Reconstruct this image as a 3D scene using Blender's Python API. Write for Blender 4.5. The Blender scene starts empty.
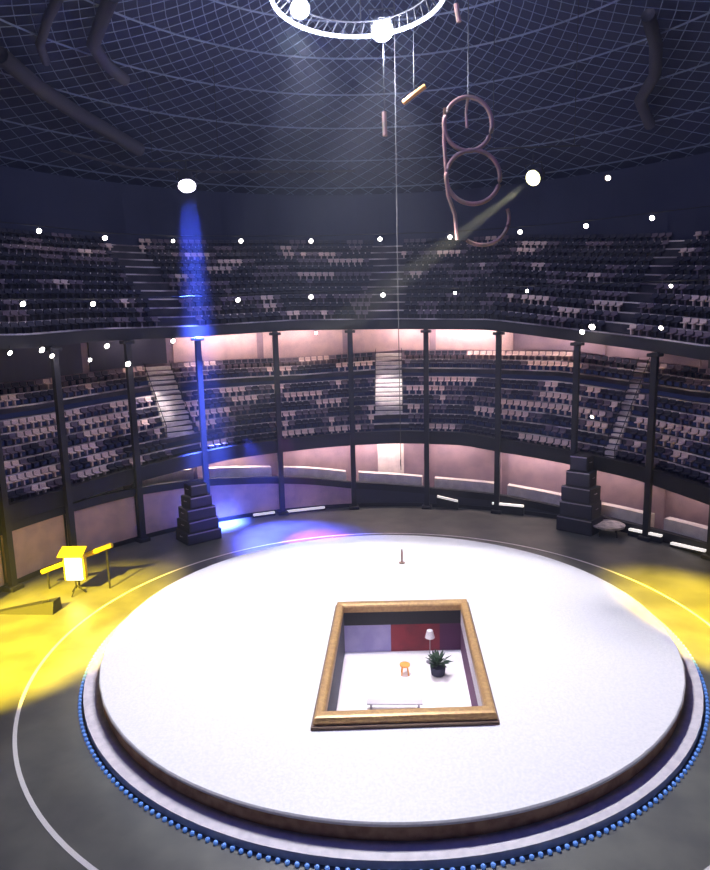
import bpy, bmesh, math, random
from mathutils import Vector, Matrix
random.seed(7)
C = bpy.context.scene
COL = C.collection
PI = math.pi

# ------------------------------------------------------------------ camera
CAM_Z, CAM_D = 16.0, 31.64
FPX, PIT, YAW, ROL = 629.6, 0.1585, 0.0437, 0.0241
camd = bpy.data.cameras.new('camera'); cam = bpy.data.objects.new('camera', camd); COL.objects.link(cam)
camd.sensor_fit = 'HORIZONTAL'; camd.sensor_width = 36.0; camd.lens = FPX/710*36.0
camd.clip_start = 0.5; camd.clip_end = 400
_F = Vector((-math.sin(YAW)*math.cos(PIT), math.cos(YAW)*math.cos(PIT), -math.sin(PIT)))
_R = Vector((math.cos(YAW), math.sin(YAW), 0))
_U = _R.cross(_F)
_R2 = _R*math.cos(ROL) - _U*math.sin(ROL)
_U2 = _R*math.sin(ROL) + _U*math.cos(ROL)
CP = Vector((0, -CAM_D, CAM_Z))
m = Matrix((( _R2.x, _U2.x, -_F.x, CP.x), (_R2.y, _U2.y, -_F.y, CP.y), (_R2.z, _U2.z, -_F.z, CP.z), (0, 0, 0, 1)))
cam.matrix_world = m
C.camera = cam

# ------------------------------------------------------------------ world, exposure
w = bpy.data.worlds.new('ambient_fill'); C.world = w; w.use_nodes = True  # added blue ambient fill with no real source, tints the darks
w.node_tree.nodes['Background'].inputs[0].default_value = (0.10, 0.12, 0.42, 1)
w.node_tree.nodes['Background'].inputs[1].default_value = 0.10
C.view_settings.view_transform = 'Standard'; C.view_settings.look = 'None'
C.view_settings.exposure = 0.0; C.view_settings.gamma = 1.0; C.view_settings.use_curve_mapping = False

# ------------------------------------------------------------------ survey helpers (real positions of what the photograph shows)
def ray(px, py):
    a = (px-355)/FPX; b = (435-py)/FPX
    return (_F + _R2*a + _U2*b).normalized()
def on_cyl(px, py, r):
    d = ray(px, py); A = d.x*d.x+d.y*d.y; B = CP.x*d.x+CP.y*d.y; q = CP.x**2+CP.y**2-r*r
    t = (-B+math.sqrt(max(B*B-A*q, 0)))/A
    return CP+d*t
def on_z(px, py, z):
    d = ray(px, py); return CP+d*((z-CP.z)/d.z)
def on_y(px, py, y):
    d = ray(px, py); return CP+d*((y-CP.y)/d.y)
def px_of(p):
    v = p-CP; f = v.dot(_F)
    return (355+FPX*v.dot(_R2)/f, 435-FPX*v.dot(_U2)/f) if f > 0.1 else (-9999, -9999)
def phi_of(p): return math.atan2(p.x, p.y)              # 0 = straight across the arena from the camera
def pol(r, phi, z=0.0): return Vector((r*math.sin(phi), r*math.cos(phi), z))
def profile(pts, r):
    t = sorted((phi_of(on_cyl(x, y, r)), on_cyl(x, y, r).z) for x, y in pts)
    def f(phi):
        if phi <= t[0][0]: return t[0][1]
        if phi >= t[-1][0]: return t[-1][1]
        for (a, za), (b, zb) in zip(t, t[1:]):
            if phi <= b:
                k = (phi-a)/(b-a); return za+(zb-za)*k
    return f

# ------------------------------------------------------------------ lights
def light(name, kind, loc, power, color, size=0.3, target=None, angle=None, blend=0.4, sy=None):
    l = bpy.data.lights.new(name, kind); o = bpy.data.objects.new(name, l); COL.objects.link(o)
    l.energy = power; l.color = color; o.location = loc
    if kind == 'AREA':
        l.size = size
        if sy: l.shape = 'RECTANGLE'; l.size_y = sy
    else: l.shadow_soft_size = size
    if kind == 'SPOT': l.spot_size = angle; l.spot_blend = blend
    if target is not None: o.rotation_euler = (Vector(target)-Vector(loc)).to_track_quat('-Z', 'Y').to_euler()
    return o

RING_C = Vector((-0.75, 0.0, 31.3)); RING_R = 4.0
key_a = on_cyl(300, 9, 3.9); key_b = on_cyl(382, 30, 3.9)
light('stage_key_light', 'SPOT', (key_b.x, key_b.y, 30.7), 31000, (1.0, 0.97, 1.0), 0.35, (0, -2, 1), math.radians(58), 0.18)
light('stage_key_light', 'SPOT', (key_a.x, key_a.y, 30.7), 22500, (0.93, 0.95, 1.0), 0.35, (0, 0, 1), math.radians(58), 0.18)
light('ring_glow', 'POINT', (key_b.x, key_b.y-0.5, 30.3), 4200, (0.80, 0.84, 1.0), 0.3)
light('ring_glow', 'POINT', (key_a.x, key_a.y-0.5, 30.3), 3000, (0.72, 0.78, 1.0), 0.3)
light('blue_fill', 'AREA', (0, -8, 36.5), 2000, (0.14, 0.18, 1.0), 14, (0, 10, 0))  # added soft blue fill without a fixture, turns the darks navy

# ------------------------------------------------------------------ materials
def mat(name, c, rough=0.6, metal=0.0, c2=None, scale=3.0, bump=0.0, emit=None, es=0.0, detail=4.0):
    m = bpy.data.materials.new(name); m.use_nodes = True; nt = m.node_tree; b = nt.nodes['Principled BSDF']
    b.inputs['Base Color'].default_value = (*c, 1); b.inputs['Roughness'].default_value = rough; b.inputs['Metallic'].default_value = metal
    if c2 or bump:
        tc = nt.nodes.new('ShaderNodeTexCoord'); n = nt.nodes.new('ShaderNodeTexNoise')
        n.inputs['Scale'].default_value = scale; n.inputs['Detail'].default_value = detail
        nt.links.new(tc.outputs['Object'], n.inputs['Vector'])
        if c2:
            r = nt.nodes.new('ShaderNodeValToRGB'); r.color_ramp.elements[0].color = (*c, 1); r.color_ramp.elements[1].color = (*c2, 1)
            r.color_ramp.elements[0].position = 0.38; r.color_ramp.elements[1].position = 0.62
            nt.links.new(n.outputs['Fac'], r.inputs[0]); nt.links.new(r.outputs[0], b.inputs['Base Color'])
        if bump:
            bp = nt.nodes.new('ShaderNodeBump'); bp.inputs['Strength'].default_value = bump
            nt.links.new(n.outputs['Fac'], bp.inputs['Height']); nt.links.new(bp.outputs[0], b.inputs['Normal'])
    if emit: b.inputs['Emission Color'].default_value = (*emit, 1); b.inputs['Emission Strength'].default_value = es
    return m
M = dict(
    stage=mat('stage_vinyl', (0.86, 0.83, 0.86), 0.55, c2=(0.78, 0.76, 0.80), scale=9, bump=0.1),
    skirt=mat('stage_skirt', (0.33, 0.17, 0.10), 0.7, c2=(0.48, 0.30, 0.18), scale=2.5),
    step=mat('stage_step', (0.72, 0.66, 0.72), 0.5, c2=(0.60, 0.55, 0.62), scale=3),
    floor=mat('arena_floor', (0.10, 0.10, 0.10), 0.42, c2=(0.14, 0.14, 0.13), scale=0.6, bump=0.05),
    concrete=mat('dark_concrete', (0.030, 0.028, 0.045), 0.85, c2=(0.06, 0.05, 0.07), scale=0.8),
    steel=mat('black_steel', (0.012, 0.012, 0.02), 0.6),
    pillar=mat('pillar_paint', (0.02, 0.02, 0.03), 0.7),
    pink=mat('pink_lit_wall', (0.62, 0.42, 0.41), 0.8, c2=(0.50, 0.34, 0.36), scale=0.9),
    mauve=mat('mauve_board', (0.36, 0.25, 0.30), 0.8, c2=(0.28, 0.20, 0.26), scale=0.8),
    navy=mat('navy_board', (0.035, 0.035, 0.06), 0.7),
    pale=mat('pale_paint', (0.80, 0.72, 0.70), 0.6, c2=(0.66, 0.58, 0.58), scale=1.5),
    seat_dark=mat('seat_dark', (0.022, 0.020, 0.050), 0.7),
    seat_mid=mat('seat_mauve', (0.16, 0.115, 0.17), 0.7),
    seat_pale=mat('seat_pale', (0.80, 0.60, 0.58), 0.6),  # pale tone stands for seat backs catching light
    nosing=mat('step_nosing', (0.85, 0.74, 0.76), 0.7, c2=(0.16, 0.12, 0.16), scale=0.35, detail=6.0),  # pale and dark stretches paint step edges in and out of light
    dome=mat('dome_cloth', (0.022, 0.026, 0.075), 0.9, c2=(0.035, 0.04, 0.095), scale=0.12),
    net=mat('net_cable', (0.20, 0.24, 0.38), 0.5, 0.2),
    rib=mat('dome_rib', (0.06, 0.055, 0.08), 0.7),
    gold=mat('gold_frame', (0.62, 0.38, 0.16), 0.42, 0.25, c2=(0.50, 0.29, 0.13), scale=6),
    goldd=mat('frame_shade', (0.16, 0.09, 0.06), 0.6),
    white=mat('white_lino', (0.80, 0.74, 0.78), 0.5),
    lav=mat('lavender_cloth', (0.36, 0.32, 0.60), 0.8, c2=(0.44, 0.40, 0.66), scale=1.2),
    red=mat('dark_red_cloth', (0.24, 0.03, 0.045), 0.8, c2=(0.17, 0.025, 0.04), scale=1.2),
    plum=mat('plum_cloth', (0.10, 0.03, 0.09), 0.8),
    grey=mat('grey_metal', (0.32, 0.29, 0.33), 0.5),
    leaf=mat('dark_leaf', (0.03, 0.06, 0.04), 0.6, c2=(0.05, 0.09, 0.05), scale=8),
    orange=mat('orange_paint', (0.72, 0.30, 0.06), 0.5),
    rust=mat('rust_tube', (0.40, 0.20, 0.17), 0.5, 0.2, c2=(0.26, 0.18, 0.12), scale=2),
    black=mat('speaker_black', (0.02, 0.02, 0.035), 0.6),
    grille=mat('speaker_grille', (0.05, 0.05, 0.08), 0.5, 0.4),
    edge=mat('case_edge', (0.42, 0.38, 0.48), 0.4, 0.6),
    chrome=mat('ring_chrome', (0.8, 0.82, 0.9), 0.25, 0.8),
    tape=mat('floor_tape', (0.90, 0.87, 0.86), 0.5),
    ylw=mat('yellow_housing', (0.72, 0.50, 0.05), 0.5),
    lamp=mat('lamp_glass', (1, 1, 1), 0.4, emit=(1, 0.93, 0.85), es=14),
    lamp2=mat('lamp_glass_warm', (1, 1, 1), 0.4, emit=(1, 0.78, 0.68), es=7),
    key=mat('key_glass', (1, 1, 1), 0.4, emit=(0.93, 0.95, 1), es=60),
    blue=mat('blue_glass', (0.2, 0.4, 1), 0.4, emit=(0.12, 0.34, 1.0), es=0.22),
    violet=mat('violet_glass', (1, 1, 1), 0.4, emit=(0.90, 0.82, 1), es=14),
    yel=mat('yellow_glass', (1, 1, 0.6), 0.4, emit=(1, 0.93, 0.50), es=8),
)

# ------------------------------------------------------------------ mesh helpers
def mk(name, verts, faces, material, parent=None, smooth=False):
    me = bpy.data.meshes.new(name); me.from_pydata([tuple(v) for v in verts], [], faces); me.update()
    me.materials.append(material)
    if smooth: me.polygons.foreach_set('use_smooth', [True]*len(me.polygons))
    o = bpy.data.objects.new(name, me); COL.objects.link(o)
    if parent: o.parent = parent
    return o
class MB:
    def __init__(s): s.v = []; s.f = []
    def add(s, vs, fs):
        n = len(s.v); s.v += [Vector(v) for v in vs]; s.f += [tuple(i+n for i in f) for f in fs]
    def hexa(s, p):  # 8 points: bottom 4 ccw, top 4 ccw
        s.add(p, [(3, 2, 1, 0), (4, 5, 6, 7), (0, 1, 5, 4), (1, 2, 6, 5), (2, 3, 7, 6), (3, 0, 4, 7)])
    def box(s, c, d, rz=0.0, tilt=0.0, bev=0.0):
        Rm = Matrix.Rotation(rz, 3, 'Z') @ Matrix.Rotation(tilt, 3, 'X'); c = Vector(c)
        x, y, z = d[0]/2, d[1]/2, d[2]/2
        if not bev:
            s.hexa([c+Rm@Vector(q) for q in ((-x, -y, -z), (x, -y, -z), (x, y, -z), (-x, y, -z), (-x, -y, z), (x, -y, z), (x, y, z), (-x, y, z))])
        else:
            b = bev; lv = []
            for zz, ins in ((-z, b), (-z+b, 0), (z-b, 0), (z, b)):
                lv.append([(-x+ins, -y+ins, zz), (x-ins, -y+ins, zz), (x-ins, y-ins, zz), (-x+ins, y-ins, zz)])
            vs = [c+Rm@Vector(q) for l in lv for q in l]
            fs = [(3, 2, 1, 0), (12, 13, 14, 15)]
            for k in range(3):
                for i in range(4):
                    j = (i+1) % 4; fs.append((k*4+i, k*4+j, k*4+4+j, k*4+4+i))
            s.add(vs, fs)
    def tube(s, pts, r, n=6, closed=False):
        pts = [Vector(p) for p in pts]; N = len(pts); vs = []
        for i, p in enumerate(pts):
            a = pts[(i-1) % N] if (i > 0 or closed) else p
            b = pts[(i+1) % N] if (i < N-1 or closed) else p
            t = (b-a).normalized(); up = Vector((0, 0, 1)) if abs(t.z) < 0.95 else Vector((1, 0, 0))
            u = t.cross(up).normalized(); v = t.cross(u)
            rr = r[i] if isinstance(r, (list, tuple)) else r
            vs += [p+(u*math.cos(2*PI*k/n)+v*math.sin(2*PI*k/n))*rr for k in range(n)]
        fs = []
        for i in range(N if closed else N-1):
            j = (i+1) % N
            for k in range(n):
                l = (k+1) % n; fs.append((i*n+k, i*n+l, j*n+l, j*n+k))
        if not closed: fs += [tuple(range(n)), tuple(range((N-1)*n, N*n))[::-1]]
        s.add(vs, fs)
    def lathe(s, prof, c=(0, 0, 0), n=16, rot=None):
        c = Vector(c); vs = []
        for r, z in prof:
            for k in range(n):
                q = Vector((r*math.cos(2*PI*k/n), r*math.sin(2*PI*k/n), z))
                vs.append(c+(rot@q if rot else q))
        fs = []
        for i in range(len(prof)-1):
            for k in range(n):
                l = (k+1) % n; fs.append((i*n+k, i*n+l, (i+1)*n+l, (i+1)*n+k))
        fs += [tuple(range(n))[::-1], tuple(range((len(prof)-1)*n, len(prof)*n))]
        s.add(vs, fs)
    def arcbar(s, ph0, ph1, r0, r1, z0, z1, n=8):  # curved bar; z0,z1 functions or numbers
        g = lambda z, p: z(p) if callable(z) else z
        vs = []
        for i in range(n+1):
            p = ph0+(ph1-ph0)*i/n
            vs += [pol(r0, p, g(z0, p)), pol(r1, p, g(z0, p)), pol(r1, p, g(z1, p)), pol(r0, p, g(z1, p))]
        fs = [(0, 1, 2, 3), (4*n+3, 4*n+2, 4*n+1, 4*n)]
        for i in range(n):
            for k in range(4):
                l = (k+1) % 4; fs.append((i*4+k, i*4+4+k, i*4+4+l, i*4+l))
        s.add(vs, fs)
    def build(s, name, material, parent=None, smooth=False):
        return mk(name, s.v, s.f, material, parent, smooth)
def tag(o, label=None, cat=None, group=None, kind=None):
    if label: o['label'] = label
    if cat: o['category'] = cat
    if group: o['group'] = group
    if kind: o['kind'] = kind
    return o
def empty(name, loc=(0, 0, 0), rz=0.0):
    o = bpy.data.objects.new(name, None); COL.objects.link(o); o.location = loc; o.rotation_euler = (0, 0, rz)
    o.empty_display_size = 0.3
    return o
def dup(root, loc=None, rz=None):
    r = root.copy(); COL.objects.link(r)
    if loc is not None: r.location = loc
    if rz is not None: r.rotation_euler = (0, 0, rz)
    for ch in list(root.children):
        c = ch.copy(); COL.objects.link(c); c.parent = r
        for g in list(ch.children):
            d = g.copy(); COL.objects.link(d); d.parent = c
    return r
def nth(i): return ['first', 'second', 'third', 'fourth', 'fifth', 'sixth', 'seventh', 'eighth', 'ninth', 'tenth', 'eleventh', 'twelfth', 'thirteenth', 'fourteenth'][i]

# ------------------------------------------------------------------ measured rings
RW = 25.7                                   # ring of pillars
RB = 32.4                                   # back of the middle tier
HALF = math.radians(104)
z_dash = 0.03
zb1_lo = profile([(60, 506), (150, 478), (230, 459), (350, 445), (400, 443), (465, 445), (496, 451), (570, 464), (636, 479), (706, 503)], RW)
zb1_hi = lambda p: zb1_lo(p)+1.15
zb2_hi = profile([(60, 507), (137, 488), (192, 480), (270, 477), (310, 478), (350, 482), (440, 489), (500, 495), (580, 512), (640, 526)], RW)
zT_lo = profile([(30, 348), (100, 341), (195, 337), (300, 330), (400, 329), (490, 330), (575, 341), (644, 350), (706, 360)], RW)
zT_hi = lambda p: zT_lo(p)+0.85
zP_lo = profile([(30, 380), (150, 364), (235, 359), (300, 357), (400, 350), (492, 350), (568, 350), (620, 357), (706, 368)], RB)
POSTPX = [57, 131, 201, 278, 352, 427, 499, 577, 655]
post_phi = [phi_of(on_cyl(x, 430, RW)) for x in POSTPX]
d0 = post_phi[1]-post_phi[0]; d1 = post_phi[-1]-post_phi[-2]
while post_phi[0]-0.22 > -HALF: post_phi.insert(0, post_phi[0]-0.2)
while post_phi[-1]+0.22 < HALF: post_phi.append(post_phi[-1]+0.2)

# ------------------------------------------------------------------ floor and its tape marks
def annulus(name, r0, r1, z, material, th=0.0, n=160, parent=None):
    b = MB(); vs = []; fs = []
    prof = [(r0, z), (r1, z), (r1, z-th), (r0, z-th)] if th else [(r0, z), (r1, z)]
    k = len(prof)
    for i in range(n):
        a = 2*PI*i/n; vs += [pol(r, a, zz) for r, zz in prof]
    for i in range(n):
        j = (i+1) % n
        for q in range(k if th else 1):
            l = (q+1) % k; fs.append((i*k+q, i*k+l, j*k+l, j*k+q))
    b.add(vs, fs); return b.build(name, material, parent)
tag(annulus('floor', 13.0, 29.0, 0.0, M['floor'], 0.3), 'dark polished arena floor ringing the white stage', kind='structure')
for i, (a, b_, side) in enumerate([((253, 516), (275, 513), 0), ((280, 513), (325, 508), 0), ((437, 497), (458, 502), 0), ((492, 504), (524, 507), 0), ((629, 530), (662, 537), 0), ((671, 544), (706, 552), 0)]):
    p, q = on_cyl(*a, 25.3), on_cyl(*b_, 25.3); d = (q-p); L = d.length; rz = math.atan2(d.y, d.x); c = (p+q)/2; zc = c.z; sl = (q.z-p.z)/L
    e = empty('light_strip', (c.x, c.y, 0), rz)
    def slant(z0, z1, hx, hy, nm, mt_):
        bb = MB(); bb.hexa([(-hx, -hy, max(0, z0-sl*hx)), (hx, -hy, max(0, z0+sl*hx)), (hx, hy, max(0, z0+sl*hx)), (-hx, hy, max(0, z0-sl*hx)), (-hx, -hy, z1-sl*hx), (hx, -hy, z1+sl*hx), (hx, hy, z1+sl*hx), (-hx, hy, z1-sl*hx)]); bb.build(nm, mt_, e)
    slant(0, zc, L/2, 0.16, 'housing', M['steel'])
    slant(zc, zc+0.16, L/2-0.04, 0.14, 'diffuser', mat('strip_glow', (1, .95, .9), 0.5, emit=(1, 0.94, 0.9), es=0.8 if i > 2 else 0.5))
    tag(e, ['short pale floor strip light left of the blue floor pool', 'long pale floor strip light above the blue floor pool', 'short pale floor strip light right of the central white door', 'pale floor strip light in front of the speaker stack on the right', 'pale floor strip light just right of the round tray', 'pale floor strip light furthest right of the round tray'][i], 'floor light', 'floor strip lights along the barrier')
# floor line ringing the stage
line_pts = [on_z(x, y, 0.0) for x, y in ((74, 619), (48, 655), (35, 684), (32, 706))]
rl = sum(math.hypot(p.x, p.y) for p in line_pts)/4
t = annulus('floor_line', rl-0.06, rl+0.10, 0.012, M['tape'], 0.01)
tag(t, 'thin pale ring line on the floor around the stage', 'floor marking')

# ------------------------------------------------------------------ stage
RS, ZS = 14.22, 0.98
st = empty('round_stage', (0, 0, 0))
tag(st, 'large round white stage with brown skirt and low outer step', 'stage')
# pit rectangle on the stage plane (outer edge of gold frame)
ZF = ZS+0.42
oc = [on_z(x, y, ZF) for x, y in ((337, 601), (467, 598), (497, 713), (313, 719))]   # far left, far right, near right, near left
ctr = sum(oc, Vector())/4
ic = [ctr+(p-ctr)*0.885 for p in oc]
for p in ic: p.z = ZS
def loop_sq(c, n):   # n points per side
    out = []
    for i in range(4):
        a, b = c[i], c[(i+1) % 4]
        out += [a+(b-a)*k/n for k in range(n)]
    return out
hole = loop_sq(ic, 24); N = len(hole)
out_r = []
for i in range(N):
    a0 = math.atan2(hole[0].x-ctr.x, hole[0].y-ctr.y)
    a = math.atan2(hole[i].x-ctr.x, hole[i].y-ctr.y)
    # ray from the hole's centre to the stage rim
    dx, dy = math.sin(a), math.cos(a); B = ctr.x*dx+ctr.y*dy; q = ctr.x**2+ctr.y**2-(RS-0.05)**2
    tt = -B+math.sqrt(B*B-q); out_r.append(Vector((ctr.x+dx*tt, ctr.y+dy*tt, ZS)))
vs = hole+[(h*0.5+o*0.5) for h, o in zip(hole, out_r)]+out_r+[Vector((p.x*RS/(RS-0.05), p.y*RS/(RS-0.05), ZS-0.05)) for p in out_r]+[Vector((p.x*RS/(RS-0.05), p.y*RS/(RS-0.05), ZS-0.14)) for p in out_r]
fs = [(k*N+i, (k+1)*N+i, (k+1)*N+(i+1) % N, k*N+(i+1) % N) for k in range(4) for i in range(N)]
mk('stage_top', vs, fs, M['stage'], st)
annulus('skirt', RS-0.35, RS-0.06, ZS-0.13, M['skirt'], ZS-0.14, parent=st)
annulus('step', RS-0.2, 14.91, 0.30, M['step'], 0.30, parent=st)
# blue lamps around the foot of the step
LN = 150
bd = MB(); bd.lathe([(0.02, 0), (0.07, 0.0), (0.08, 0.08), (0.04, 0.12)], (0, 0, 0), 8)
proto = bd.build('edge_lamp', M['blue'])
tag(proto, 'small blue lamp at the foot of the round stage', 'lamp', 'blue lamps around the stage foot')
n = 0
for i in range(LN*2):
    a = 2*PI*i/(LN*2); p = pol(15.07, a, 0.0); x, y = px_of(p)
    if not (-10 < x < 720 and y < 880): continue
    if p.y > 2.0: continue            # the far side is hidden behind the stage
    if n == 0: proto.location = p; c = proto
    else:
        c = proto.copy(); COL.objects.link(c); c.location = p
    sd = 'left' if x < 240 else ('front' if x < 550 else 'right')
    tag(c, 'small blue lamp at the %s foot of the round stage' % sd, 'lamp', 'blue lamps around the %s stage foot' % sd)
    n += 1

# ---- gold framed pit
fr = empty('gold_framed_pit', (ctr.x, ctr.y, 0)); off = Vector((ctr.x, ctr.y, 0))
tag(fr, 'sunken square room in the stage with a raised gold frame', 'sunken room')
far_mid_rim = on_z(400, 606, ZS); fm = on_y(400, 651, (ic[0].y+ic[1].y)/2)
ZP = fm.z                                   # pit floor level
def wallq(name, a, b, z0, z1, th, material, parent, label=None):
    d = (b-a); d.z = 0; nrm = Vector((d.y, -d.x, 0)).normalized()*th     # thickness outward
    cc = (a+b)/2; s = 1 if nrm.dot(Vector((cc.x-ctr.x, cc.y-ctr.y, 0))) > 0 else -1
    nrm *= s; q = MB()
    A, B_, C_, D_ = [Vector((v.x, v.y, 0))-off for v in (a, b, b+nrm, a+nrm)]
    q.hexa([Vector((v.x, v.y, z0)) for v in (A, B_, C_, D_)]+[Vector((v.x, v.y, z1)) for v in (A, B_, C_, D_)])
    o = q.build(name, material, parent)
    if label: o['label'] = label
    return o
names4 = ['far', 'right', 'near', 'left']
cut = lambda a, b, t0, t1: (a+(b-a)*t0, a+(b-a)*t1)
# far wall: lavender, dark red and plum hangings
for t0, t1, mm, lb in ((0, .40, 'lav', 'lavender wall hanging'), (.40, .82, 'red', 'dark red wall hanging'), (.82, 1.0, 'plum', 'dark plum wall hanging')):
    a, b = cut(ic[0], ic[1], t0, t1); wallq('wall_panel', a, b, ZP, ZS-0.75, 0.15, M[mm], fr, lb)
wallq('shade_band', ic[0], ic[1], ZS-0.75, ZS, 0.18, M['steel'], fr, 'black band painting the shade under the far side of the frame')  # dark strip stands for the shade under the far rim
a, b = cut(ic[1], ic[2], 0, 1)
wallq('wall_panel', a, b, ZP+1.5, ZS-0.02, 0.15, M['white'], fr, 'white upper side wall')
wallq('wall_panel', a, b, ZP, ZP+1.5, 0.16, M['plum'], fr, 'plum lower side wall')
wallq('wall_panel', ic[2], ic[3], ZP, ZS-0.02, 0.15, M['navy'], fr)
wallq('wall_panel', ic[3], ic[0], ZP, ZS-0.02, 0.15, M['navy'], fr)
q = MB(); fl = [Vector((p.x, p.y, 0))-off for p in ic]
q.hexa([v+Vector((0, 0, ZP-0.2)) for v in fl]+[v+Vector((0, 0, ZP)) for v in fl]); q.build('pit_floor', M['white'], fr)
# frame: four mitred bars with rounded profile and a dark strip painting the shade at its foot
def framebar(i):
    j = (i+1) % 4; o0, o1, i0, i1 = oc[i], oc[j], ic[i], ic[j]; q = MB(); vs = []
    prof = [(0, 0), (0, .30), (.10, .40), (.3, .43), (.7, .43), (.9, .38), (1, .30), (1, 0)]
    for o_, i_ in ((o0, i0), (o1, i1)):
        for tt, h in prof:
            v = o_+(i_-o_)*tt; vs.append(Vector((v.x, v.y, ZS+h))-off)
    k = len(prof); fs = [(a, a+1, k+a+1, k+a) for a in range(k-1)]+[tuple(range(k))[::-1], tuple(range(k, 2*k))]
    q.add(vs, fs); return q.build('frame_rail', M['gold'], fr)
for i in range(4): framebar(i)
q = MB(); ob = [ctr+(p-ctr)*1.025 for p in oc]
for i in range(4):
    j = (i+1) % 4
    pts = [ob[i], ob[j], oc[j], oc[i]]
    q.hexa([Vector((v.x, v.y, ZS+0.005))-off for v in pts]+[Vector((v.x, v.y, ZS+0.13))-off for v in pts])
q.build('frame_shade', M['goldd'], fr)
# things in the pit
e = on_z(438, 675, ZP); pl = empty('potted_plant', (e.x, e.y, ZP))
q = MB(); q.lathe([(0.22, 0), (0.34, 0.06), (0.40, 0.5), (0.34, 0.5), (0.30, 0.42)], n=14); q.build('pot', M['seat_dark'], pl)
q = MB()
rnd = random.Random(3)
for k in range(46):
    a = rnd.uniform(0, 2*PI); el = rnd.uniform(0.3, 1.35); L = rnd.uniform(0.5, 0.95)
    d = Vector((math.cos(a)*math.cos(el), math.sin(a)*math.cos(el), math.sin(el))); s_ = Vector((-d.y, d.x, 0)).normalized()*0.08
    b0 = Vector((0, 0, 0.5))+d*0.1; mid = b0+d*L*0.55; tip = b0+d*L-Vector((0, 0, 0.12))
    q.add([b0, mid-s_, tip, mid+s_, mid+Vector((0, 0, -0.02))], [(0, 1, 2, 3), (0, 3, 4), (0, 4, 1)])
q.build('foliage', M['leaf'], pl)
tag(pl, 'dark green bushy potted plant on the sunken room floor', 'plant')
e = on_z(430, 662, ZP); lp = empty('floor_lamp', (e.x, e.y, ZP))
q = MB(); q.lathe([(0.2, 0), (0.2, 0.04), (0.03, 0.06)], n=14); q.build('base', M['grey'], lp)
q = MB(); q.tube([(0, 0, 0.04), (0, 0, 1.5)], 0.03); q.build('pole', M['grey'], lp)
q = MB(); q.lathe([(0.26, 1.4), (0.16, 1.8)], n=16); q.build('lamp_shade', M['white'], lp)
tag(lp, 'slim standing lamp with white shade behind the potted plant', 'lamp')
e = on_z(405, 674, ZP); sl = empty('stool', (e.x, e.y, ZP))
q = MB(); q.lathe([(0.24, 0.46), (0.27, 0.48), (0.27, 0.55), (0.22, 0.58)], n=16); q.build('seat', M['orange'], sl)
for k in range(4):
    a = PI/4+k*PI/2; q = MB(); q.tube([(0.26*math.cos(a), 0.26*math.sin(a), 0), (0.16*math.cos(a), 0.16*math.sin(a), 0.48)], 0.035); q.build('leg', M['orange'], sl)
tag(sl, 'small orange stool alone on the white floor of the sunken room', 'stool')
e = on_z(395, 709, ZP); be = empty('low_bench', (e.x, e.y, ZP))
q = MB(); q.box((0, 0, 0.36), (2.6, 0.42, 0.08), bev=0.02); q.build('seat', M['grey'], be)
for sx in (-1.1, 1.1):
    q = MB(); q.box((sx, 0, 0.16), (0.1, 0.36, 0.32)); q.build('leg', M['grey'], be)
tag(be, 'long low grey bench by the near edge of the sunken room', 'bench')
light('pit_light', 'AREA', (ctr.x, ctr.y-0.5, ZS-0.3), 170, (1.0, 0.93, 0.98), 4, (ctr.x, ctr.y, ZP))
# marker on the stage
e = on_z(402, 563, ZS); mp = empty('marker_post', (e.x, e.y, ZS))
q = MB(); q.lathe([(0.2, 0), (0.2, 0.05), (0.05, 0.08)], n=12); q.build('base', M['rust'], mp)
q = MB(); q.lathe([(0.05, 0.06), (0.07, 0.7), (0.04, 0.95)], n=8); q.build('pole', M['rust'], mp)
tag(mp, 'short thin reddish marker post standing alone on the white stage', 'post')

# ------------------------------------------------------------------ barrier, lower level
wb = empty('wall_barrier'); tag(wb, 'low barrier wall around the arena floor', kind='structure')
for i in range(len(post_phi)-1):
    a, b = post_phi[i]+0.006, post_phi[i+1]-0.006; mid = (a+b)/2
    x = px_of(pol(RW, mid, 2))[0]
    q = MB(); q.arcbar(a, b, RW+0.05, RW+0.25, 0.35, lambda p: zb2_hi(p)-0.55, 6)
    q.build('panel', M['pink'] if x < 355 else M['navy'], wb)  # lit bays painted pink, unlit bays navy
q = MB(); q.arcbar(-HALF, HALF, RW-0.05, RW+0.45, lambda p: zb2_hi(p)-0.60, lambda p: zb2_hi(p), 60); q.build('rail', M['steel'], wb)
q = MB(); q.arcbar(-HALF, HALF, RW-0.02, RW+0.35, 0.0, 0.35, 60); q.build('kerb', M['steel'], wb)
# concourse floor behind the barrier and its back wall
q = MB(); q.arcbar(-HALF, HALF, RW+0.4, 29.5, lambda p: 0.0, lambda p: zb2_hi(p)-0.9, 60)
tag(q.build('lower_terrace', M['concrete']), 'lower terrace behind the barrier', kind='structure')
q = MB(); q.arcbar(-HALF, HALF, 28.4, 28.7, 0.0, lambda p: zb1_lo(p)+0.3, 60)
wl = tag(q.build('wall_lower', M['mauve']), 'wall at the back of the lower terrace', kind='structure')
for i in range(len(post_phi)-1):
    a, b = post_phi[i]+0.012, post_phi[i+1]-0.012
    q = MB(); q.arcbar(a, b, 28.22, 28.45, lambda p: zb2_hi(p)-0.7, lambda p: zb1_lo(p)+0.1, 5); q.build('panel', M['mauve'], wl)
    # pale bench strip in front of the wall
    q = MB(); q.arcbar(a+0.01, b-0.01, RW+0.9, RW+1.7, lambda p: zb2_hi(p)-0.92, lambda p: zb2_hi(p)+0.75, 5)
    tag(q.build('bench_row', M['pale']), 'pale bench row on the lower terrace, %s bay from the left end' % (nth(i) if i < 14 else 'last'), 'bench', 'bench rows on the lower terrace')
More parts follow.
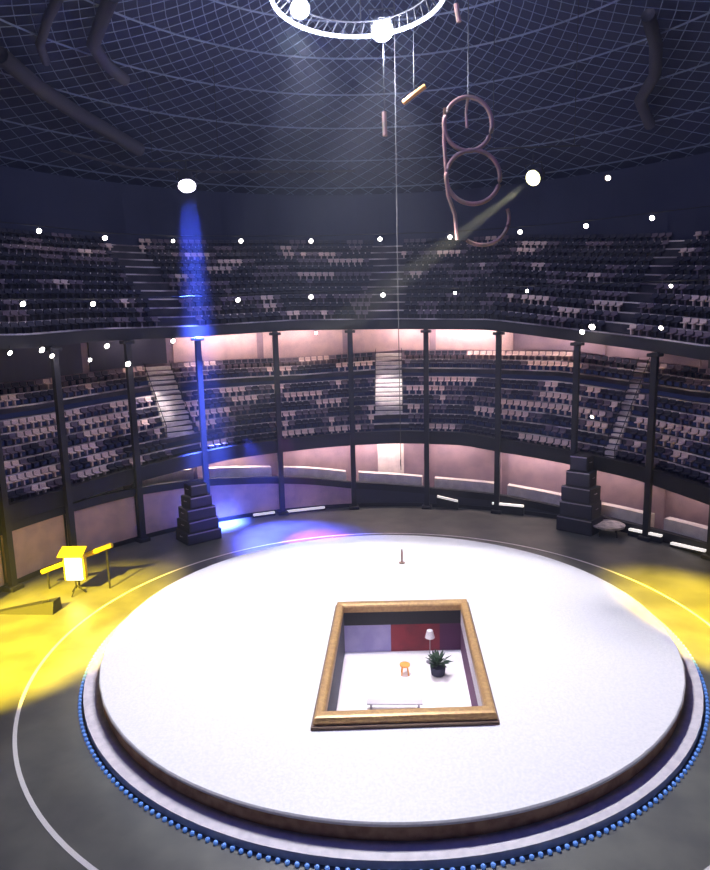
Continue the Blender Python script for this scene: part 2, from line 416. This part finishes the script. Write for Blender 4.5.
# beam 1
q = MB(); q.arcbar(-HALF, HALF, RW-0.25, RW+0.35, zb1_lo, zb1_hi, 80)
tag(q.build('gallery_beam', M['steel']), 'black curved edge of the middle gallery', kind='structure')
q = MB(); q.arcbar(-HALF, HALF, RW+0.3, 28.75, lambda p: zb1_lo(p)+0.35, lambda p: zb1_hi(p)-0.4, 60)
tag(q.build('gallery_soffit', M['concrete']), 'underside slab of the middle gallery', kind='structure')

# ------------------------------------------------------------------ middle tier
NR = 9
aisles = [phi_of(on_cyl(389, 400, 29)), phi_of(on_cyl(172, 395, 29))]
sp = (aisles[0]-aisles[1])
aisles += [aisles[1]-sp*0.9, aisles[0]+sp*1.05, aisles[0]+sp*2.1]
AW = [1.35, 1.25, 0.5, 0.5, 0.5]
def in_aisle(phi, r):
    return any(abs(phi-a)*r < w_+0.25 for a, w_ in zip(aisles, AW))
def mid_z(k): return lambda p: zb1_hi(p)-0.25+(zP_lo(p)-zb1_hi(p)+0.2)*k/NR
R0 = RW+0.4; RT = (RB-R0)/NR
q = MB(); qn = MB()
for k in range(NR):
    q.arcbar(-HALF, HALF, R0+RT*k, R0+RT*(k+1)+0.02, lambda p, k=k: mid_z(k)(p)-0.5, mid_z(k), 60)
    qn.arcbar(-HALF, HALF, R0+RT*k-0.05, R0+RT*k+0.06, lambda p, k=k: mid_z(k)(p)-0.10, lambda p, k=k: mid_z(k)(p)+0.015, 60)
mt = tag(q.build('seating_tier', M['concrete']), 'stepped middle seating tier', kind='structure')
qn.build('nosing', M['nosing'], mt)
# back wall, its panels pink in the bays toned as lit
q = MB(); q.arcbar(-HALF, HALF, RB+0.2, RB+0.5, lambda p: zP_lo(p)-1, lambda p: zT_hi(p)+1.5, 60)
wu = tag(q.build('wall_upper', M['mauve']), 'wall behind the middle tier', kind='structure')
for i in range(len(post_phi)-1):
    a, b = post_phi[i]+0.01, post_phi[i+1]-0.01
    q = MB(); q.arcbar(a, b, RB+0.02, RB+0.25, lambda p: zP_lo(p)-0.02, lambda p: zT_lo(p)+1.0, 5); xm = px_of(pol(RW, (a+b)/2, 14))[0]; q.build('panel', M['pink'] if 195 < xm < 505 else (M['mauve'] if 505 <= xm < 650 else M['navy']), wu)  # how brightly each bay is lit is put into its panel colour
# beam T carrying upper tier
q = MB(); q.arcbar(-HALF, HALF, RW-0.3, RW+0.3, zT_lo, zT_hi, 80)
tag(q.build('upper_beam', M['steel']), 'black curved edge of the upper gallery', kind='structure')
q = MB(); q.arcbar(-HALF, HALF, RW+0.25, RB+0.5, lambda p: zT_lo(p)+0.45, lambda p: zT_hi(p)-0.05, 60)
tag(q.build('upper_soffit', M['concrete']), 'underside slab of the upper gallery', kind='structure')
# pillars
for i, p in enumerate(post_phi):
    w_ = 0.22
    q = MB(); z0, z1 = 0.0, zT_lo(p)+0.02
    q.box((0, 0, (z0+z1)/2), (w_*2, w_*1.6, z1-z0), bev=0.05)
    q.box((0, 0, 0.15), (0.9, 0.8, 0.3), bev=0.04); q.box((0, 0, z1-0.2), (0.9, 0.7, 0.25), bev=0.04)
    o = q.build('pillar', M['pillar']); c = pol(RW-0.5, p); o.location = c; o.rotation_euler = (0, 0, -p)
    tag(o, 'dark slender steel pillar holding the galleries', kind='structure')
# aisle stairs
def stair(phi, w_, k0, k1, label, material):
    e = empty('aisle_stair', pol(R0, phi, 0), -phi)
    for k in range(k0, k1):
        z = mid_z(k)(phi); z2 = mid_z(k+1)(phi)
        for h in (0, 1):
            q = MB(); y = RT*(k-0+h*0.5)
            q.box((0, y+RT*0.27, (z+(z2-z)*h*0.5)/1+0.05+0.0), (w_*2, RT*0.54, 0.32), bev=0.02); q.build('stair_step', material, e)
    for sx in (-1, 1):
        q = MB(); q.tube([(sx*w_, 0.1+RT*k0, mid_z(k0)(phi)+0.9), (sx*w_, RT*k1-0.1, mid_z(k1-1)(phi)+1.1)], 0.035, 6)
        for k in (k0, (k0+k1)//2, k1-1): q.tube([(sx*w_, RT*k+0.15, mid_z(k)(phi)+0.1), (sx*w_, RT*k+0.15, mid_z(k)(phi)+0.95)], 0.03, 6)
        q.build('handrail', M['steel'], e)
    tag(e, label, 'stairs')
stair(aisles[0], 1.3, 2, 9, 'bright white aisle stair in the middle of the seating tier', M['pale'])
stair(aisles[1], 1.2, 2, 9, 'pinkish lit aisle stair in the left part of the tier', M['pale'])
for a, lb in zip(aisles[2:], ('narrow grey aisle stair near the left end of the tier', 'narrow grey aisle stair right of the white one', 'narrow grey aisle stair near the right end of the tier')):
    stair(a, 0.45, 0, 9, lb, M['nosing'])
# white door in lower level under the bright aisle
p0 = phi_of(on_cyl(391, 470, 28)); dz0, dz1 = zb2_hi(p0)-0.8, zb1_lo(p0)+0.05
e = empty('lower_door', pol(28.0, p0, 0), -p0)
q = MB(); q.box((0, 0, (dz0+dz1)/2), (2.5, 0.16, dz1-dz0), bev=0.03); q.build('door_leaf', M['pale'], e)
q = MB(); q.tube([(0.9, -0.1, (dz0+dz1)/2-0.3), (0.9, -0.18, (dz0+dz1)/2-0.2), (0.9, -0.18, (dz0+dz1)/2+0.2), (0.9, -0.1, (dz0+dz1)/2+0.3)], 0.03); q.build('door_handle', M['steel'], e)
tag(e, 'tall white door on the lower terrace below the white stair', 'door')

# ------------------------------------------------------------------ upper tier
NU = 11; RU0 = RW+0.4; RUT = 1.28
def up_z(k): return lambda p: zT_hi(p)+0.1+k*0.80
q = MB(); qn = MB()
for k in range(NU):
    q.arcbar(-HALF, HALF, RU0+RUT*k, RU0+RUT*(k+1)+0.02, lambda p, k=k: up_z(k)(p)-0.95, up_z(k), 60)
    qn.arcbar(-HALF, HALF, RU0+RUT*k-0.05, RU0+RUT*k+0.06, lambda p, k=k: up_z(k)(p)-0.10, lambda p, k=k: up_z(k)(p)+0.015, 60)
ut = tag(q.build('seating_tier', M['concrete']), 'stepped upper seating tier', kind='structure')
qn.build('nosing', M['nosing'], ut)
q = MB(); RE = RU0+RUT*NU
q.arcbar(-HALF, HALF, RE, RE+0.4, lambda p: up_z(NU-1)(p)-1, 31.0, 60)
tag(q.build('wall_back', M['dome']), 'dark wall behind the upper tier', kind='structure')

# ------------------------------------------------------------------ seats
def seat_mesh(name, material):
    q = MB()
    q.box((0, 0.02, 0.44), (0.50, 0.44, 0.10), tilt=0.06, bev=0.03)
    q.box((0, 0.26, 0.62), (0.50, 0.09, 0.36), tilt=-0.16, bev=0.035)
    q.box((0, 0.10, 0.20), (0.12, 0.30, 0.40))
    me = bpy.data.meshes.new(name); me.from_pydata([tuple(v) for v in q.v], [], q.f); me.update(); me.materials.append(material)
    return me, q
sm = {k: seat_mesh('seat_'+k, M['seat_'+k]) for k in ('dark', 'mid', 'pale')}
rnd = random.Random(11)
import mathutils.noise as mn
spots = []
def row(R, zf, tier, k):
    step = 0.62/R; p = -HALF+0.02
    while p < HALF-0.02:
        if not (in_aisle(p, R)) and min(abs(p-a) for a in post_phi) >= 0:
            pos = pol(R, p, zf(p)); x, y = px_of(pos)
            if -12 < x < 722 and y > 0:
                v = mn.noise(Vector((p*10.0+k*7.3, k*3.7+0.5, tier*9.0+0.3)))+0.14*mn.noise(Vector((p*60, k*5.3, 2)))-(0.14 if tier == 0 and p > 0.28 else 0)
                kind = 'pale' if v > (0.13 if tier == 0 else 0.40) else ('mid' if v > (-0.08 if tier == 0 else 0.12) else 'dark')  # seat tones carry the brightness of the rows, fewer pale where dim
                spots.append(((pos-CP).length, pos, p, kind, tier, k))
        p += step
for k in [k for k in range(NR) if k != 6]: row(R0+RT*k+0.35, mid_z(k), 0, k)
for k in range(NU): row(RU0+RUT*k+0.55, up_z(k), 1, k)
spots.sort(key=lambda s: s[0])
mids = [s for s in spots if s[4] == 0]; rest_up = [s for s in spots if s[4] == 1]
near = mids[:300]; rest = mids[300:]+rest_up
lab = {'dark': 'dark navy tip-up chair in the side rows of the middle tier', 'mid': 'mauve tip-up chair in the side rows of the middle tier', 'pale': 'pale painted-as-lit tip-up chair in the side rows of the middle tier'}
for dist, pos, p, kind, tier, k in near:
    o = bpy.data.objects.new('tip_up_chair', sm[kind][0]); COL.objects.link(o); o.location = pos; o.rotation_euler = (0, 0, -p)
    side = 'left' if p < 0 else 'right'; cn_ = {'dark': 'dark navy', 'mid': 'mauve', 'pale': 'pale painted-as-lit'}[kind]
    tag(o, '%s tip-up chair in the %s row up of the middle tier, %s side' % (cn_, nth(k), side), 'seat', '%s chairs in the %s row, %s side' % (cn_, nth(k), side))
me = bpy.data.meshes.new('seat_rows'); vs = []; fs = []; mi = []
for dist, pos, p, kind, tier, k in rest:
    Rm = Matrix.Rotation(-p, 3, 'Z'); n0 = len(vs); q = sm[kind][1]
    vs += [tuple(Rm@v+pos) for v in q.v]; fs += [tuple(i+n0 for i in f) for f in q.f]; mi += [('dark', 'mid', 'pale').index(kind)]*len(q.f)
me.from_pydata(vs, [], fs); me.update()
for k in ('dark', 'mid', 'pale'): me.materials.append(M['seat_'+k])
me.polygons.foreach_set('material_index', mi)
o = bpy.data.objects.new('seat_rows', me); COL.objects.link(o)
tag(o, 'far rows of dark and pale painted-as-lit tip-up seats in the two tiers', 'seats', kind='stuff')

# ------------------------------------------------------------------ dome
DZ, DH, DR = 26.5, 13.0, 45.5
def dome_z(r): return DZ+DH*math.sqrt(max(0, 1-(r/DR)**2))
vs = []; fs = []; NA, NRR = 96, 18
for j in range(NRR+1):
    r = 0.5+(DR-0.5)*math.sin(PI/2*j/NRR)
    for i in range(NA): vs.append(pol(r, 2*PI*i/NA, dome_z(r)))
for j in range(NRR):
    for i in range(NA):
        l = (i+1) % NA; fs.append((j*NA+i, j*NA+l, (j+1)*NA+l, (j+1)*NA+i))
fs.append(tuple(range(NA)))
dm = mk('ceiling', vs, fs, M['dome'], smooth=True); tag(dm, 'dark domed ceiling above the arena', kind='structure')
# cable net
q = MB(); NC = 120
for fam in (-1, 1):
    for i in range(NC):
        ph = 2*PI*i/NC; pts = []
        for s in range(23):
            t_ = s/22; r = 43.0*(1-t_)+6.0*t_
            pts.append(pol(r, ph+fam*1.25*t_, dome_z(r)-1.0))
        if max(p.y for p in pts) < -5: continue
        q.tube(pts, 0.035, 3)
cn = tag(q.build('cable_net', M['net']), 'criss-cross cable net slung under the dark dome', 'cable net', kind='stuff')
for r in (6, 9, 12.5, 16.5, 21, 26, 31, 36, 40, 43):
    q = MB(); q.tube([pol(r, 2*PI*i/96, dome_z(r)-1.02) for i in range(96)], 0.07, 4, True); q.build('hoop_cable', M['net'], cn)
# broad ribs of the dome seen at the upper corners
for pts, w_ in (([(0, 55), (35, 85), (75, 112), (110, 132), (140, 150)], 0.6), ([(112, -5), (100, 25), (93, 45), (104, 62), (125, 80)], 0.45), ([(60, -5), (48, 18), (40, 45), (46, 62)], 0.3), ([(648, 15), (656, 45), (655, 75), (640, 100), (650, 125)], 0.45), ([(60, 150), (130, 168), (220, 172), (355, 171)], 0.12)):
    P3 = []
    for x, y in pts:
        d = ray(x, y); lo, hi = 20.0, 90.0
        for _ in range(40):
            t_ = (lo+hi)/2; p = CP+d*t_
            if p.z > dome_z(min(DR, math.hypot(p.x, p.y)))-1.5 or math.hypot(p.x, p.y) > DR: hi = t_
            else: lo = t_
        P3.append(CP+d*lo)
    q = MB(); q.tube(P3, w_, 10); q.build('rib', M['rib'], dm, True)

# ------------------------------------------------------------------ lighting ring with its lamps
rg = empty('lighting_ring', RING_C)
q = MB(); q.tube([(RING_R*math.sin(2*PI*i/64), RING_R*math.cos(2*PI*i/64), 0) for i in range(64)], 0.10, 8, True); q.build('ring_tube', mat('ring_led', (0.9, 0.92, 1), 0.4, emit=(0.9, 0.93, 1), es=1.6), rg)
q = MB(); q.tube([((RING_R-0.45)*math.sin(2*PI*i/64), (RING_R-0.45)*math.cos(2*PI*i/64), 0.5) for i in range(64)], 0.05, 6, True); q.build('ring_tube', M['steel'], rg)
q = MB()
for i in range(48):
    a = 2*PI*i/48; b = a+PI/48
    q.tube([(RING_R*math.sin(a), RING_R*math.cos(a), 0), ((RING_R-.45)*math.sin(b), (RING_R-.45)*math.cos(b), 0.5)], 0.04, 4)
tag(q.build('bracing', M['steel'], rg), kind='stuff')
for i in range(6):
    a = 2*PI*i/6; q = MB(); q.tube([(RING_R*math.sin(a), RING_R*math.cos(a), 0), (1.0*math.sin(a), 1.0*math.cos(a), 7.4)], 0.04, 4); q.build('hanger', M['steel'], rg)
tag(rg, 'shining circular lighting truss hung under the top of the dome', 'lighting ring')

def spot_fixture(name, pos, target, glass, size, label, cat='spotlight', group=None, body='black'):
    e = empty(name, pos); d = (Vector(target)-Vector(pos)).normalized(); Rm = d.to_track_quat('-Z', 'Y').to_matrix()
    s = size
    q = MB(); q.lathe([(s*.55, s*1.9), (s*.75, s*1.6), (s*.85, 0.1*s), (s*1.0, 0.0)], n=14, rot=Rm); q.build('housing', M[body], e)
    q = MB(); q.lathe([(s*.2, -0.08*s), (s*.88, -0.05*s), (s*.92, 0.05*s)], n=16, rot=Rm); q.build('lens', M[glass], e)
    u = Rm@Vector((1, 0, 0)); q = MB()
    q.tube([u*s*0.95+Rm@Vector((0, 0, s*.7)), u*s*1.1+Vector((0, 0, s*1.6)), -u*s*1.1+Vector((0, 0, s*1.6)), -u*s*0.95+Rm@Vector((0, 0, s*.7))], s*.08, 5)
    q.tube([Vector((0, 0, s*1.6)), Vector((0, 0, s*2.6))], s*.09, 5); q.build('yoke', M['steel'], e)
    return tag(e, label, cat, group)
camt = CP
spot_fixture('stage_spotlight', (key_b.x, key_b.y, key_b.z), (0, -22, 4), 'key', 0.62, 'large dazzling white spotlight on the middle of the lighting ring', group='spotlights on the lighting ring')
spot_fixture('stage_spotlight', (key_a.x, key_a.y, key_a.z), (0, -22, 4), 'key', 0.5, 'dazzling white spotlight at the left of the lighting ring', group='spotlights on the lighting ring')

# blue beam lamp and yellow beam lamp
pb = on_cyl(187, 186, 24.7)
spot_fixture('beam_lamp', pb, pb+Vector((0.25, -0.6, -1)), 'violet', 0.75, 'violet-white moving lamp throwing the blue beam down', 'spotlight')
py_ = on_y(533, 178, 12.0)
spot_fixture('beam_lamp', py_, py_+Vector((-0.75, -0.75, -0.55)), 'yel', 0.55, 'bright yellow-white moving lamp right of the hanging hoops', 'spotlight')
# rails the two lamps hang from
for p, lb in ((pb, 'thin black lighting bar above the blue beam lamp'), (py_, 'thin black lighting bar above the yellow-white lamp')):
    e = empty('lighting_bar', (p.x, p.y, p.z+1.9))
    q = MB(); q.tube([(-3, 0, 0), (3, 0, 0)], 0.06, 6); q.build('bar', M['steel'], e)
    for sx in (-2.6, 2.6):
        q = MB(); q.tube([(sx, 0, 0), (sx, 0, dome_z(math.hypot(p.x+sx, p.y))-1-p.z-1.9)], 0.025, 4); q.build('cable', M['steel'], e)
    tag(e, lb, 'lighting bar')

# rows of lamps
def small_lamp(px, py, r, label, group, s=0.2, glass='lamp', pw=60, col=(1, 0.85, 0.75)):
    p = on_cyl(px, py, r)
    inward = Vector((-p.x, -p.y, 0)).normalized()
    e = empty('arena_lamp', p)
    Rm = (inward*0.9+Vector((0, 0, -0.45))).to_track_quat('-Z', 'Y').to_matrix()
    q = MB(); q.lathe([(s*.5, s*1.2), (s*1.0, 0.2*s), (s*1.1, 0.0)], n=12, rot=Rm); q.build('housing', M['black'], e)
    q = MB(); q.lathe([(s*.3, -.25*s), (s*.8, -0.15*s), (s*1.0, 0.02*s)], n=12, rot=Rm); q.build('lens', M[glass], e)
    q = MB(); q.tube([(0, 0, s*.6), (0, 0, s*3)], s*.15, 5); q.build('bracket', M['steel'], e)
    tag(e, label, 'lamp', group)
    if pw: light('lamp_glow', 'POINT', p+inward*0.5+Vector((0, 0, -0.3)), pw, col, 0.2)
    return p
L1 = [(39, 231), (105, 238), (173, 241), (241, 241), (311, 241), (380, 239), (450, 237), (520, 232), (586, 226), (652, 218)]
for i, (x, y) in enumerate(L1):
    small_lamp(x, y, 36.4, '%s lamp from the left in the upper long arc of lamps' % nth(i), 'upper arc of lamps', 0.22 if i != 2 else 0.16, 'lamp', 30)
L2 = [(23, 304), (93, 304), (238, 300), (311, 297), (383, 295), (455, 293), (527, 291), (671, 286)]
for i, (x, y) in enumerate(L2):
    small_lamp(x, y, 26.4, '%s lamp from the left in the lower long arc of lamps' % nth(i), 'lower arc of lamps', 0.20 if i < 5 else 0.14, 'lamp', 25)
q = MB()
for zz, rr, pts in ((0, 36.4, L1), (0, 26.4, L2)):
    P = [on_cyl(x, y-5, rr) for x, y in pts]; P = [P[0]+(P[0]-P[1])*1.0]+P+[P[-1]+(P[-1]-P[-2])*1.0]
    q = MB(); q.tube(P, 0.05, 5); o = q.build('lamp_cable', M['steel'])
    tag(o, 'thin dark curved rail carrying the %s arc of lamps' % ('upper' if rr > 30 else 'lower'), 'lamp rail')
EX = [(10, 353, .16), (42, 350, .2), (52, 356, .16), (90, 360, .15), (107, 346, .2), (128, 364, .22), (173, 341, .18), (316, 333, .14), (582, 332, .2), (592, 327, .24), (661, 328, .16), (592, 417, .14)]
EL = ['small lamp at the far left edge under the upper gallery', 'brighter lamp of the pair at the left under the upper gallery', 'lower lamp of the pair at the left under the upper gallery', 'dim lamp left of the pinkish stair top', 'lamp above the dim one left of the pinkish stair', 'bright lamp nearest the left of the pinkish stair', 'lamp just above the pinkish stair beside the pillar', 'tiny lamp above the pink wall left of the middle', 'lower lamp of the pair beside the right speaker pillar', 'upper lamp of the pair beside the right speaker pillar', 'single lamp by the rightmost pillar top', 'tiny lamp low on the tier right of the right speaker pillar']
for (x, y, s), lb in zip(EX, EL): small_lamp(x, y, RW-0.9, lb, 'small gallery lamps', s, 'lamp', 25)
small_lamp(608, 178, 36.4, 'small reddish lamp right of the yellow-white moving lamp', None, 0.24, 'lamp2', 0)

# ------------------------------------------------------------------ hanging sculpture of hoops
YD = 3.0
def hoop(cx, cy, rx, ry, a0, a1, n=40, w=1.0):
    return [on_y(cx+rx*math.cos(math.radians(a0+(a1-a0)*i/n)), cy-ry*math.sin(math.radians(a0+(a1-a0)*i/n)), YD) for i in range(n+1)]
top = on_y(468, 97, YD)
hs = empty('hoop_sculpture', top)
loc = lambda P: [p-top for p in P]
for prm in ((468, 124, 24, 27, 0, 360), (473, 177, 27, 27, 0, 360)):
    P = loc(hoop(*prm))[:-1]; q = MB(); q.tube(P, 0.115, 8, True); q.build('hoop', M['rust'], hs, True)
q = MB(); q.tube(loc(hoop(482, 218, 27, 27, 20, -125)), 0.10, 8); q.build('hoop', M['rust'], hs, True)
q = MB(); q.tube(loc([on_y(x, y, YD) for x, y in ((445, 108), (444, 140), (446, 170), (448, 195), (455, 215), (457, 240))]), 0.10, 8); q.build('spine_tube', M['rust'], hs, True)
q = MB(); q.tube(loc([on_y(x, y, YD) for x, y in ((468, 96), (466, 112), (467, 128))]), 0.08, 6); q.build('crossbar', M['rust'], hs, True)
q = MB(); q.tube([Vector((0, 0, 0)), Vector((0, 0, dome_z(math.hypot(top.x, top.y))-1-top.z))], 0.03, 4); q.build('cable', M['steel'], hs)
tag(hs, 'tall hanging sculpture of linked rust-pink hoops', 'sculpture')
# rope
a = on_y(397, 235, 6.0); b = on_y(401, 470, 6.0)
q = MB(); q.tube([Vector((0, 0, dome_z(math.hypot(a.x, a.y))-1-a.z)), Vector((0, 0, 0)), b-a], 0.028, 6)
o = q.build('hanging_rope', mat('rope', (0.10, 0.09, 0.09), 0.8)); o.location = a
tag(o, 'thin pale rope hanging straight down over the stage', 'rope')
# orange lit bars under the ring
for x0, y0, x1, y1, mm, lb in ((403, 103, 425, 86, 'orange', 'short slanting orange bar below the lighting ring'), (384, 112, 385, 136, 'rust', 'short upright rusty bar left of the hanging hoops'), (456, 4, 459, 22, 'rust', 'small reddish bar at the right end of the lighting ring')):
    a = on_y(x0, y0, 3.5); b = on_y(x1, y1, 3.5); c = (a+b)/2; e = empty('hanging_bar', c)
    q = MB(); q.tube([a-c, b-c], 0.13, 8); q.build('bar', M[mm], e)
    q = MB(); q.tube([Vector((0, 0, 0)), Vector((0, 0, dome_z(math.hypot(c.x, c.y))-1-c.z))], 0.02, 4); q.build('cable', M['steel'], e)
    tag(e, lb, 'hanging bar')

# ------------------------------------------------------------------ speaker stacks on the floor
def cabinet(pos, rz, w_, d_, h_, label, group):
    e = empty('speaker_cabinet', pos, rz)
    q = MB(); q.box((0, 0, h_/2), (w_, d_, h_), bev=0.05); q.build('body', M['black'], e)
    q = MB(); q.box((0, -d_/2-0.015, h_/2-0.03), (w_-0.2, 0.05, h_-0.3), bev=0.01); q.build('grille', M['grille'], e)
    q = MB(); q.box((0, -d_/2-0.02, h_-0.08), (w_-0.1, 0.07, 0.09)); q.build('trim_strip', M['edge'], e)
    for sx in (-1, 1):
        q = MB(); q.tube([(sx*(w_/2+0.0), -0.2, h_*.6), (sx*(w_/2+0.06), -0.15, h_*.6), (sx*(w_/2+0.06), 0.15, h_*.6), (sx*w_/2, 0.2, h_*.6)], 0.025, 5); q.build('handle', M['edge'], e)
    return tag(e, label, 'speaker', group)
for base, top_y, side in (((199, 539), 483, 'left'), ((583, 528), 455, 'right')):
    b = on_z(*base, 0); b = b*min(1.0, 23.9/b.length); t_ = on_y(base[0], top_y, b.y); H = t_.z; n = 5; rz = math.atan2(b.x, b.y)*-1
    for k in range(n):
        w_ = [2.9, 2.6, 2.4, 1.9, 1.4][k]; hh = H/n
        cabinet(b+Vector((0, 0, k*hh)), rz+[0, .05, -.04, .06, 0][k], w_, [2.2, 2.0, 1.8, 1.5, 1.2][k], hh, 'black speaker cabinet, %s of the %s stack' % (['bottom', 'second from bottom', 'middle', 'fourth from bottom', 'top'][k], side), 'speakers of the %s stack' % side)
# pale round tray at right
e0 = on_cyl(608, 525, 24.2); TZ = e0.z-0.36; e = empty('round_tray', (e0.x, e0.y, 0))
q = MB(); q.lathe([(r_, z_+TZ) for r_, z_ in ((1.0, 0.26), (1.22, 0.28), (1.26, 0.44), (1.18, 0.44), (1.14, 0.38), (0.3, 0.36))], n=32); q.build('tray', mat('tray_pale', (0.62, 0.56, 0.56), 0.5, c2=(0.30, 0.27, 0.30), scale=2.0), e)
for k in range(4):
    a = k*PI/2+.5; q = MB(); q.tube([(0.9*math.cos(a), 0.9*math.sin(a), 0), (0.8*math.cos(a), 0.8*math.sin(a), 0.3+TZ)], 0.06, 6); q.build('leg', M['steel'], e)
tag(e, 'pale mottled round tray on the floor beside the right stack', 'tray')

# ------------------------------------------------------------------ yellow floodlight at left
fb = on_z(77, 594, 0.0); e = empty('floodlight', fb)
fr_top = on_y(76, 562, fb.y).z
q = MB()
for k in range(3):
    a = k*2*PI/3+.4; q.tube([(0.55*math.cos(a), 0.55*math.sin(a), 0.03), (0, 0, 0.6)], 0.04, 6)
q.build('tripod', M['steel'], e)
q = MB(); q.tube([(0, 0, 0.4), (0, 0, 1.0)], 0.05, 8); q.build('pole', M['steel'], e)
q = MB(); q.box((0, 0.12, 1.75), (1.35, 0.35, 1.75), bev=0.1); q.build('housing', M['ylw'], e)
q = MB(); q.box((0, -0.09, 1.7), (1.05, 0.08, 1.45), bev=0.03); q.build('lens', M['yel'], e)
q = MB(); q.box((0, -0.1, 2.85), (1.6, 0.9, 0.12), tilt=0.5, bev=0.02); q.build('barn_door', M['ylw'], e)
tag(e, 'glowing yellow floodlight on a stand beside the left of the stage', 'floodlight')
a = on_y(42, 572, fb.y+0.9); b = on_y(112, 545, fb.y+0.9); c = (a+b)/2; e = empty('yellow_lit_rail', c)
q = MB(); q.tube([a-c, b-c], 0.16, 8); q.build('rail', M['ylw'], e)  # light falling on the pipe is put into its yellow colour
for t_ in (0.08, 0.5, 0.92):
    p = a+(b-a)*t_; q = MB(); q.tube([p-c, Vector((p.x, p.y, 0))-c], 0.06, 6); q.build('leg', M['steel'], e)
tag(e, 'slanting rail on legs, painted yellow as if lit, behind the yellow floodlight', 'rail')
# dark wedge in the yellow pool
wa = on_z(30, 612, 0.0); e = empty('floor_wedge', wa, 0.05)
q = MB(); q.hexa([(-2.4, -.2, 0), (1.6, -.5, 0), (1.7, .5, 0), (-2.3, 0.1, 0), (-2.4, -.2, 0.08), (1.6, -.3, 0.75), (1.7, .4, 0.75), (-2.3, 0.1, 0.08)]); q.build('body', M['black'], e)
q = MB(); q.tube([(1.0, -.35, .68), (1.0, -.35, .84), (1.4, -.33, .9), (1.4, -.33, .74)], 0.03, 5); q.build('handle', M['steel'], e)
tag(e, 'long low black wedge lying in the yellow light at left', 'wedge')

# ------------------------------------------------------------------ coloured floor light
def floor_spot(px, py, src, pw, col, ang, blend=0.6):
    t_ = on_z(px, py, 0); return light('floor_spot', 'SPOT', src, pw, col, 0.3, t_, math.radians(ang), blend)
floor_spot(28, 638, (-26, -26, 25), 900000, (1.0, 0.72, 0.03), 22, 0.6)
floor_spot(742, 630, (27, -26, 25), 900000, (1.0, 0.72, 0.03), 18, 0.6)
src = pol(24.4, phi_of(on_cyl(240, 430, RW)), 7.5)
floor_spot(288, 536, src, 90000, (0.06, 0.09, 1.0), 62, 0.9)
floor_spot(318, 540, src+Vector((3, 0, 1)), 32000, (0.8, 0.15, 0.7), 34, 0.9)
# the two visible beams
light('blue_beam', 'SPOT', pb+Vector((0.1, -0.2, -1.1)), 6500000, (0.07, 0.13, 1.0), 0.9, pb+Vector((0.15, 0.25, -10)), math.radians(12), 0.9)
light('yellow_beam', 'SPOT', py_+Vector((-0.4, -0.3, -0.4)), 500000, (1.0, 0.9, 0.5), 0.2, on_y(440, 250, 9.0), math.radians(7), 0.3)

# ------------------------------------------------------------------ gallery lamps (pinkish) under the slabs, bay by bay
def bay(px): return phi_of(on_cyl(px, 430, RW))
up_bays = [(95, 15), (165, 60), (225, 170), (258, 170), (300, 130), (330, 70), (370, 50), (407, 170), (445, 220), (475, 220), (525, 70), (558, 120), (600, 80), (690, 60), (25, 20)]
for x, pw in up_bays:
    p = bay(x); light('gallery_lamp', 'AREA', pol(31.2, p, zT_lo(p)+0.35), pw*1.0, (1.0, 0.78, 0.76), 4.0, pol(RB, p, zP_lo(p)-0.5), sy=0.5)
lo_bays = [(20, 110), (90, 130), (165, 120), (235, 150), (315, 150), (360, 120), (390, 150), (450, 150), (520, 120), (555, 110), (615, 80), (690, 50)]
for x, pw in lo_bays:
    p = bay(x); light('terrace_lamp', 'AREA', pol(26.9, p, zb1_lo(p)+0.2), pw*1.4, (1.0, 0.76, 0.70), 4.5, pol(27.2, p, 0), sy=0.4)
# aisle lamps
for px_, pw in ((389, 160), (172, 110)):
    p = bay(px_); light('aisle_lamp', 'SPOT', pol(RW+1.0, p, zT_lo(p)-0.2), pw*28, (1.0, 0.88, 0.86), 0.2, pol(29.8, p, 9.7), math.radians(34), 0.4)

# ------------------------------------------------------------------ haze
q = MB(); q.lathe([(44.0, 0.05), (44.0, 26.0), (30, 34.0), (10, 37.0)], n=48)
hz = q.build('haze', M['black']); hm = bpy.data.materials.new('haze'); hm.use_nodes = True; nt = hm.node_tree
nt.nodes.remove(nt.nodes['Principled BSDF'])
v = nt.nodes.new('ShaderNodeVolumeScatter'); v.inputs['Color'].default_value = (0.75, 0.80, 1.0, 1); v.inputs['Density'].default_value = 0.0011; v.inputs['Anisotropy'].default_value = 0.2
nt.links.new(v.outputs[0], nt.nodes['Material Output'].inputs['Volume'])
hz.data.materials.clear(); hz.data.materials.append(hm)
tag(hz, 'thin stage haze filling the arena', 'haze', kind='stuff')
C.cycles.volume_bounces = 0
C.cycles.max_bounces = 6
